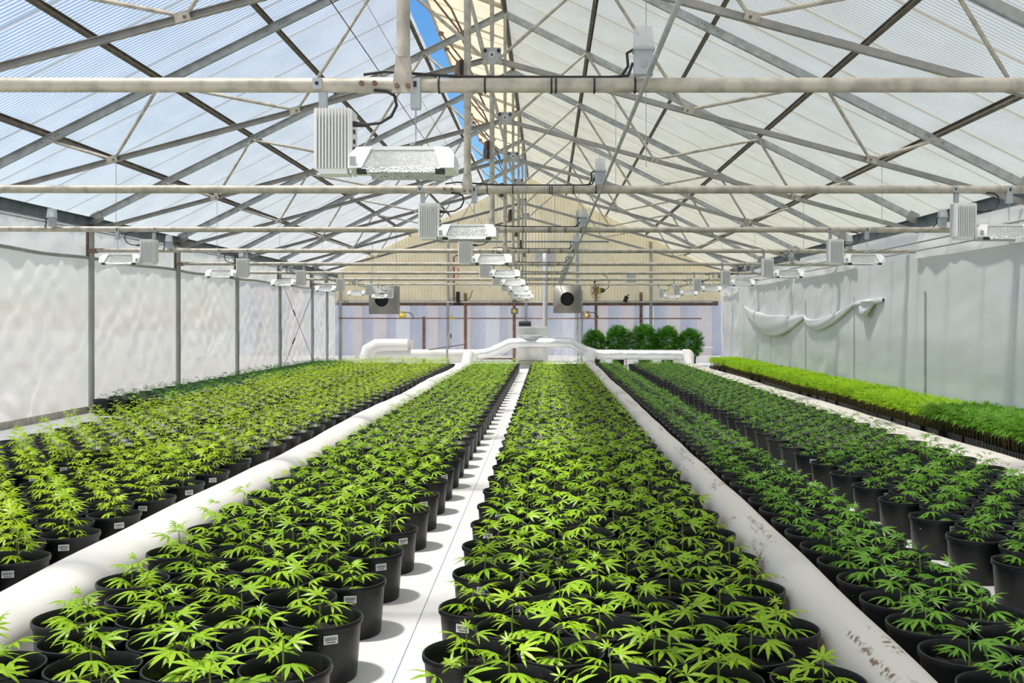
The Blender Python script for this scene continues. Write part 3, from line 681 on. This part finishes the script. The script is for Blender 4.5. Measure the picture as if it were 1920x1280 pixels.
tb = thing('work_stand', 'thin dark stand with a sloping bar behind the left beds', 'stand', W(-1500, 8.0, -738)); part('post', MB().box((0,0,.35), (.06,.06,.7)), 'galv', tb); part('bar', MB().beam((-.55,0,.58), (.5,0,.74), .03, .03), 'galv_dark', tb)

# ------------------------------------------------------------------ plants
def leaflet_arrays(L, wd, segs):
    """one leaflet along +X, folded on the midrib, drooping"""
    v = [(0,0,0)]; f = []
    prof = {2: [(.45, 1.0)], 3: [(.3, .85), (.62, .9)], 4: [(.22, .7), (.5, 1.0), (.78, .6)]}[segs]
    for t, w in prof:
        z = -.28*L*t*t; v += [(L*t, wd*w/2, z+.12*wd), (L*t, 0, z), (L*t, -wd*w/2, z+.12*wd)]
    v.append((L, 0, -.30*L)); e = len(v)-1
    f += [(0,2,1), (0,3,2)]
    for k in range(len(prof)-1):
        a = 1+3*k; b = a+3; f += [(a,a+1,b+1), (a,b+1,b), (a+1,a+2,b+2), (a+1,b+2,b+1)]
    a = 1+3*(len(prof)-1); f += [(a,a+1,e), (a+1,a+2,e)]
    return np.array(v), np.array(f)
def fan_arrays(L, n, segs, r):
    V = []; F = []; o = 0
    angs = np.linspace(-105, 105, n) if n > 3 else np.linspace(-55, 55, n)
    for a in angs:
        l = L*(1-.0038*abs(a))*r.uniform(.92, 1.06); v, f = leaflet_arrays(l, l*.21, segs)
        c, s_ = math.cos(math.radians(a)), math.sin(math.radians(a)); tl = -.25*abs(a)/105
        v = np.stack([v[:,0]*c-v[:,1]*s_, v[:,0]*s_+v[:,1]*c, v[:,2]+tl*v[:,0]*.5], 1); V.append(v); F.append(f+o); o += len(v)
    # petiole back to the stem
    V.append(np.array([(0,.0012,0),(0,-.0012,0),(-1,-.0012,-.0),(-1,.0012,0)])); F.append(np.array([(o,o+1,o+2),(o,o+2,o+3)]))
    return np.concatenate(V), np.concatenate(F)
LEAVES = {}
def leaf_set(key, n, segs, count=3):
    r = np.random.default_rng(hash(key) % 1000 if isinstance(key, int) else sum(map(ord, key)))
    LEAVES[key] = [fan_arrays(1.0, n, segs, r) for _ in range(count)]
leaf_set('hi', 7, 3); leaf_set('mid', 5, 2); leaf_set('lo', 3, 2); leaf_set('five', 5, 3)
def np_mesh(name, V, F, mats, mi=None, smooth=False):
    me = bpy.data.meshes.new(name); V = np.asarray(V, np.float32); F = np.asarray(F, np.int32); nf = len(F)
    me.vertices.add(len(V)); me.vertices.foreach_set('co', V.ravel()); me.loops.add(nf*3); me.polygons.add(nf)
    me.loops.foreach_set('vertex_index', F.ravel()); me.polygons.foreach_set('loop_start', np.arange(0, nf*3, 3, dtype=np.int32))
    for m in mats: me.materials.append(M[m])
    if mi is not None: me.polygons.foreach_set('material_index', np.asarray(mi, np.int32))
    if smooth: me.polygons.foreach_set('use_smooth', np.ones(nf, bool))
    me.update(); me.validate(); return me
def leaf_matrices(r, height, leaf, nodes, z0):
    """list of 4x4 for the leaves: pairs up the stem, crowded at the top"""
    out = []; az = r.uniform(0, 6.28)
    for k in range(nodes):
        t = (k+.35)/nodes; z = z0+height*t**.9; az += math.pi/2+r.uniform(-.35, .35)
        size = leaf*(.62+.75*math.sin(math.pi*min(1, .25+.62*t)))*(.55 if t > .86 else 1); pet = size*(.75-.45*t)
        for q in (0, math.pi):
            a = az+q+r.uniform(-.3, .3); up = math.radians(-8+62*t**1.6+r.uniform(-14, 12))
            Mx = Matrix.Translation((math.cos(a)*pet*math.cos(up*.5), math.sin(a)*pet*math.cos(up*.5), z+pet*math.sin(max(0, up))*.6)) @ Matrix.Rotation(a, 4, 'Z') @ Matrix.Rotation(-up, 4, 'Y') @ Matrix.Rotation(r.uniform(-.3, .3), 4, 'X')
            out.append((Mx @ Matrix.Diagonal((size, size, size, 1)), int(r.integers(0, 3))))
    return out
def foliage(mats_list, key):
    V = []; F = []; o = 0
    for Mx, vi in mats_list:
        v, f = LEAVES[key][vi]; m = np.array(Mx); v = v.copy(); v[-2:, 0] = -.55; v = v @ m[:3,:3].T + m[:3,3]; V.append(v); F.append(f+o); o += len(v)
    return np.concatenate(V), np.concatenate(F)
# pot: rim 0.335 m across, 0.245 m tall
PR = .166
pot_prof = [(.0,.0),(.138,.0),(.142,.006),(.157,.205),(.1585,.222),(.166,.224),(.168,.234),(.166,.244),(.160,.246),(.1565,.240),(.153,.2),(.150,.165)]
pot_prof = [(r*.978, z) for r, z in pot_prof]
def pot_mesh(n, prof=pot_prof): return MB().lathe(prof, n).mesh('pot', 'pot', True)
pot_hi = pot_mesh(32); 
soil_me = MB().grid(lambda u, v: (lambda a, r: (r*math.cos(a), r*math.sin(a), .172+.006*math.sin(9*a+20*r)+.004*math.sin(31*u+17*v)))(2*math.pi*u, .001+.148*v), 20, 4).mesh('soil', 'soil', True)
TAGS = MB().box((0,0,0), (.056,.003,.034))
for k in range(13): TAGS.box((-.021+k*.0035,-.0019,.003), (.0012+.0009*(k % 3 == 0),.001,.014), None, 1)
TAGS.box((0,-.0019,-.010), (.036,.001,.003), None, 1)
tag_me = TAGS.mesh('barcode_tag', ['tag', 'black'])
KIND = {  # leaf material, height, leaf size, nodes
 'lime': ('leaf_lime', .27, .066, 7), 'bright': ('leaf_bright', .21, .078, 6), 'dark': ('leaf_dark', .18, .070, 6), 'deep': ('leaf_deep', .17, .075, 5)}
VAR = {}
for kd, (mt, h, lf, nd) in KIND.items():
    L = []
    for q in range(6):
        r = np.random.default_rng(100+q+len(kd)*10); L.append(leaf_matrices(r, h*r.uniform(.8, 1.15), lf*r.uniform(.9, 1.08), nd+int(r.integers(-1, 2)), .178))
    VAR[kd] = L
STEM = {kd: [MB().path([(0,0,.165),(.004,0,.165+KIND[kd][1]*.45),(0,.003,.165+KIND[kd][1]*.80)], [.0045,.0035,.002], 6).mesh('stem', 'stem_green', True)] for kd in KIND}
LEAF_ME = {kd: [np_mesh('leaf', *LEAVES['hi'][k], [KIND[kd][0]]) for k in range(3)] for kd in KIND}
for kd in KIND:      # shorten the petiole strip
    for me in LEAF_ME[kd]:
        n = len(me.vertices); me.vertices[n-1].co.x = -.55; me.vertices[n-2].co.x = -.55

BEDS = []   # name, kind, columns A, columns B, first row A (bays), row pitch, last d, first d, label words, ref side
dA = .158/2
def hexbed(kind, A, Bc, dA0, d_end, words, ref, side, pitch=.0785, dmin=.75, mix=None):
    rows = []; k = -6; 
    while True:
        d = dA0+k*pitch
        if d > d_end: break
        if d >= dmin: rows.append((d, A if k % 2 == 0 else Bc))
        k += 1
    BEDS.append(dict(kind=kind, rows=rows, words=words, ref=ref, side=side, mix=mix))
hexbed('bright', [-980,-808,-636,-464], [-894,-722,-550], .948, 7.55, 'bright green potted plant, {r} row left of bare aisle, {c} from aisle', 'aisle', -1)
hexbed('bright', [-150,25,200,375], [-62,113,288,463], .99, 7.55, 'bright green potted plant, {r} row right of bare aisle, {c} from aisle', 'aisle', 1)
hexbed('dark', [772], [924], .9876, 7.6, 'dark green potted plant, {r} row right of stained white tube', 'tube', 1, pitch=.0465)
hexbed('dark', [1222,1396,1570,1744], [1309,1483,1657,1831], 1.361, 7.6, 'dark green potted plant, {r} row of wide right bed, {c} from its left', 'left', 1)
hexbed('lime', [-1376,-1550,-1724,-1898], [-1463,-1637,-1811], 1.539, 7.6, 'tall yellow-green potted plant, {r} row left of left white tube, {c} from tube', 'tube', -1)
hexbed('lime', [-2100,-2274,-2448,-2622], [-2187,-2361,-2535,-2709], 1.54, 7.7, 'tall yellow-green potted plant, {r} row of outer left bed, {c} from its right', 'right', -1)
hexbed('deep', [-2960,-3134,-3308,-3450], [-3047,-3221,-3390], 4.15, 8.0, 'deep green potted plant, {r} row along left film wall, {c} from the bed', 'right', -1, dmin=4.1)
ALL = []
for bi, b in enumerate(BEDS):
    rr = 0
    for d, cols in b['rows']:
        vis = []
        for X in sorted(cols, key=lambda x: x*b['side']):
            jx, jy = rng.uniform(-1.3, 1.3), rng.uniform(-.0007, .0007)
            px = 1026+X/d; py = 600+615/d; rad = 84/d
            inframe = (-rad*.6 < px < 1920+rad*.6) and (py-rad*.35 < 1280)
            margin = (-900/d-200 < px < 2120+900/d)
            if margin: vis.append([d, X+jx, d+jy, inframe, bi])
        if any(v[3] for v in vis):
            rr += 1
        c = 0
        for v in vis:
            if v[3]: c += 1
            ALL.append(dict(d=v[2], X=v[1], inf=v[3], bed=bi, row=rr, col=c))
ALL.sort(key=lambda p: (not p['inf'], p['d']))
NEAR = ALL[:300]; REST = ALL[300:]
def overlaps_ok(p): return True
for i, p in enumerate(NEAR):
    b = BEDS[p['bed']]; kd = b['kind']
    lab = b['words'].format(r=ordw(p['row']), c=ordw(p['col']))
    t = thing('potted_plant', lab, 'potted plant', (U(p['X']), p['d']*BAY, 0), 'young plants in black pots')
    rz = float(rng.uniform(0, 6.28)); sc = float(rng.uniform(.88, 1.14))
    po = link('pot', pot_hi, t); link('soil', soil_me, po)
    if rng.random() < (.6 if p['col'] == 1 else .12):
        a = float(rng.uniform(-.35, .35))-math.pi/2+(.35 if p['X'] < -335 else 0); rr = .1562
        g = link('barcode_tag', tag_me, po, ((rr+.001)*math.cos(a), rr*math.sin(a), .196), (-.06, 0, a+math.pi/2)); g['label'] = 'small white barcode tag'
    st = link('stem', STEM[kd][0], t); st.scale = (1, 1, 1)
    q = int(rng.integers(0, 6)); R0 = Matrix.Translation((float(rng.uniform(-.015,.015)), float(rng.uniform(-.015,.015)), 0)) @ Matrix.Rotation(rz, 4, 'Z') @ Matrix.Translation((0,0,.178)) @ Matrix.Diagonal((sc,sc,sc,1)) @ Matrix.Translation((0,0,-.178))
    st.matrix_local = R0
    for Mx, vi in VAR[kd][q]:
        lo = link('leaf', LEAF_ME[kd][vi], t); lo.matrix_local = R0 @ Mx
# everything further back: one joined object
pl = MB().lathe([(.136,.0),(.1535,.21),(.1635,.224),(.1635,.244),(.1545,.245),(.149,.175),(.0,.172)], 14)
tri = []; tmi = []
for f, m_ in zip(pl.f, range(len(pl.f))):
    ring = m_//14; tri += [(f[0],f[1],f[2]), (f[0],f[2],f[3])]; tmi += [1 if ring == 5 else 0]*2
PV = np.array(pl.v); PF = np.array(tri); PM = np.array(tmi)
SLOT = {'lime': 2, 'bright': 3, 'dark': 4, 'deep': 5}
CACHE = {}
for kd in KIND:
    for lod in ('mid', 'five'):
        CACHE[kd, lod] = [foliage(v, lod) for v in VAR[kd]]
Vs = []; Fs = []; Ms = []; o = 0
for p in REST:
    kd = BEDS[p['bed']]['kind']; base = np.array((U(p['X']), p['d']*BAY, 0))
    Vs.append(PV+base); Fs.append(PF+o); Ms.append(PM); o += len(PV)
    v, f = CACHE[kd, 'five' if p['d'] < 3.6 else 'mid'][int(rng.integers(0, 6))]; a = rng.uniform(0, 6.28); s_ = rng.uniform(.88, 1.15)
    c, sn = math.cos(a), math.sin(a); vv = np.stack([(v[:,0]*c-v[:,1]*sn)*s_, (v[:,0]*sn+v[:,1]*c)*s_, (v[:,2]-.178)*s_+.178], 1)+base
    Vs.append(vv); Fs.append(f+o); Ms.append(np.full(len(f), SLOT[kd])); o += len(v)
me = np_mesh('potted_plant_rows', np.concatenate(Vs), np.concatenate(Fs), ['pot','soil','leaf_lime','leaf_bright','leaf_dark','leaf_deep'], np.concatenate(Ms))
tag(link('potted_plant_rows', me), 'countless further rows of young plants in black pots receding to the far wall', 'potted plants', kind='stuff')

# ------------------------------------------------------------------ seedling trays
TW, TL, TH = .265, .535, .095
def tray_mesh():
    mb = MB(); mb.box((0,0,TH/2), (TW-.03,TL-.03,TH-.01)); mb.box((0,0,TH-.004), (TW,TL,.008))
    for k in range(9):
        y = -TL/2+.035+k*(TL-.07)/8; mb.box((-TW/2+.012,y,TH/2), (.014,.04,TH-.012)); mb.box((TW/2-.012,y,TH/2), (.014,.04,TH-.012))
    for k in range(5):
        x = -TW/2+.035+k*(TW-.07)/4; mb.box((x,-TL/2+.012,TH/2), (.035,.014,TH-.012)); mb.box((x,TL/2-.012,TH/2), (.035,.014,TH-.012))
    return mb.mesh('tray', 'pot')
def seedlings(seed, height, leaf, m, nx=5, ny=9, nodes=3):
    r = np.random.default_rng(seed); Vs = []; Fs = []; o = 0; st = MB()
    for i in range(nx):
        for j in range(ny):
            x = -TW/2+.03+(TW-.06)*i/(nx-1)+r.uniform(-.008,.008); y = -TL/2+.03+(TL-.06)*j/(ny-1)+r.uniform(-.008,.008); h = height*r.uniform(.85, 1.1)
            st.path([(x,y,TH),(x+r.uniform(-.01,.01),y+r.uniform(-.01,.01),TH+h)], [.0028,.0018], 4)
            lm_ = leaf_matrices(r, h*.42, leaf*r.uniform(.85,1.15), nodes, TH+h*.58)
            v, f = foliage(lm_, 'mid'); v = v+np.array((x,y,0)); Vs.append(v); Fs.append(f+o); o += len(v)
    return np_mesh('seedling_leaves', np.concatenate(Vs), np.concatenate(Fs), [m]), st.mesh('seedling_stems', 'stem_brown')
tray_me = tray_mesh(); SV = [seedlings(50+k, .25, .058, 'leaf_tray') for k in range(4)]; SD = [seedlings(70+k, .27, .085, 'leaf_dark', 4, 7, 4) for k in range(3)]
red_me = MB().box((0,0,.008), (.02,TL,.016)).mesh('red_strip', 'red')
ny = int((8.15-2.45)*BAY/(TL+.015))
for j in range(ny):
    d0 = 2.45*BAY+j*(TL+.015)
    for c in range(3):
        x = U(2415)+TW/2+c*(TW+.006)+.035*math.sin(d0*1.25)+.02*math.sin(d0*2.9)
        px = 1026+(x/K)/(d0/BAY)
        if px > 1990: continue
        nearp = d0 < 3.42*BAY
        lab = f"{'dark green leafy' if nearp else 'lime green'} seedling tray, {ordw(j+1)} from the near end, {('aisle side','middle row','curtain side')[c]}"
        t = thing('seedling_tray', lab, 'seedling tray', (x, d0, .02+.004*c), 'seedling trays along the curtain')
        t.rotation_euler = (0, 0, .05*math.cos(d0*1.25))
        link('tray', tray_me, t); lv, sv = (SD[j % 3] if nearp else SV[(j*3+c) % 4])
        o = link('seedling_leaves', lv, t); o['kind'] = 'stuff'; o = link('seedling_stems', sv, t); o['kind'] = 'stuff'
mb = MB(); mb.path([(U(2405)+.035*math.sin(y*1.25)+.02*math.sin(y*2.9)-.005, y, .012) for y in np.arange(2.3*BAY, 8.1*BAY, .25)], .011, 6)
tag(part('red_hose', mb, 'red', None, True), 'thin red strip lying along the foot of the seedling trays', 'strip')

# ------------------------------------------------------------------ big bushes at the far right
def bush_mesh(seed, R, H):
    r = np.random.default_rng(seed); L = []
    for k in range(1500):
        z = r.uniform(-1, 1); a = r.uniform(0, 6.28); q = math.sqrt(1-z*z); rad = r.uniform(.55, 1.02)*(1+.10*math.sin(3*a+seed)*q)
        p = Vector((R*q*math.cos(a)*rad, R*q*math.sin(a)*rad, H*.5*(1+z*rad*.98)))
        up = math.radians(10+45*z+r.uniform(-25, 25)); s_ = r.uniform(.09, .14)
        L.append((Matrix.Translation(p+Vector((0,0,.28))) @ Matrix.Rotation(a+r.uniform(-.6,.6), 4, 'Z') @ Matrix.Rotation(-up, 4, 'Y') @ Matrix.Rotation(r.uniform(-.4,.4), 4, 'X') @ Matrix.Diagonal((s_,s_,s_,1)), int(r.integers(0, 3))))
    v, f = foliage(L, 'five'); return np_mesh('bush_foliage', v, f, ['leaf_deep'])
BM = [bush_mesh(11+k, .40, .98) for k in range(3)]
for k, (X, s_, w) in enumerate(((765, .95, 'leftmost'), (1150, 1.06, 'second from left'), (1570, 1.08, 'middle'), (1940, 1.04, 'second from right'), (2310, .98, 'rightmost'))):
    t = thing('bush', f'large dark green bushy mother plant behind the foil duct, {w} of five', 'bush', W(X, 8.62, -738), 'five mother plants')
    o = link('foliage', BM[k % 3], t); o.scale = (s_, s_, s_*.97); o.rotation_euler = (0, 0, k*1.3)
    part('trunk', MB().path([(0,0,.25),(0,0,.9)], [.025,.015], 8), 'stem_brown', t, True)
    po = link('pot', pot_hi, t); po.scale = (1.25,1.25,1.25)

# chalk line in the aisle
mb = MB(); mb.path([(U(-315), .8*BAY, .004), (U(-318), 2*BAY, .004), (U(-330), 7.4*BAY, .004)], .0012, 5)
tag(part('string_line', mb, 'cord_blue', None), 'thin blue string line stretched along the bare white aisle', 'string')
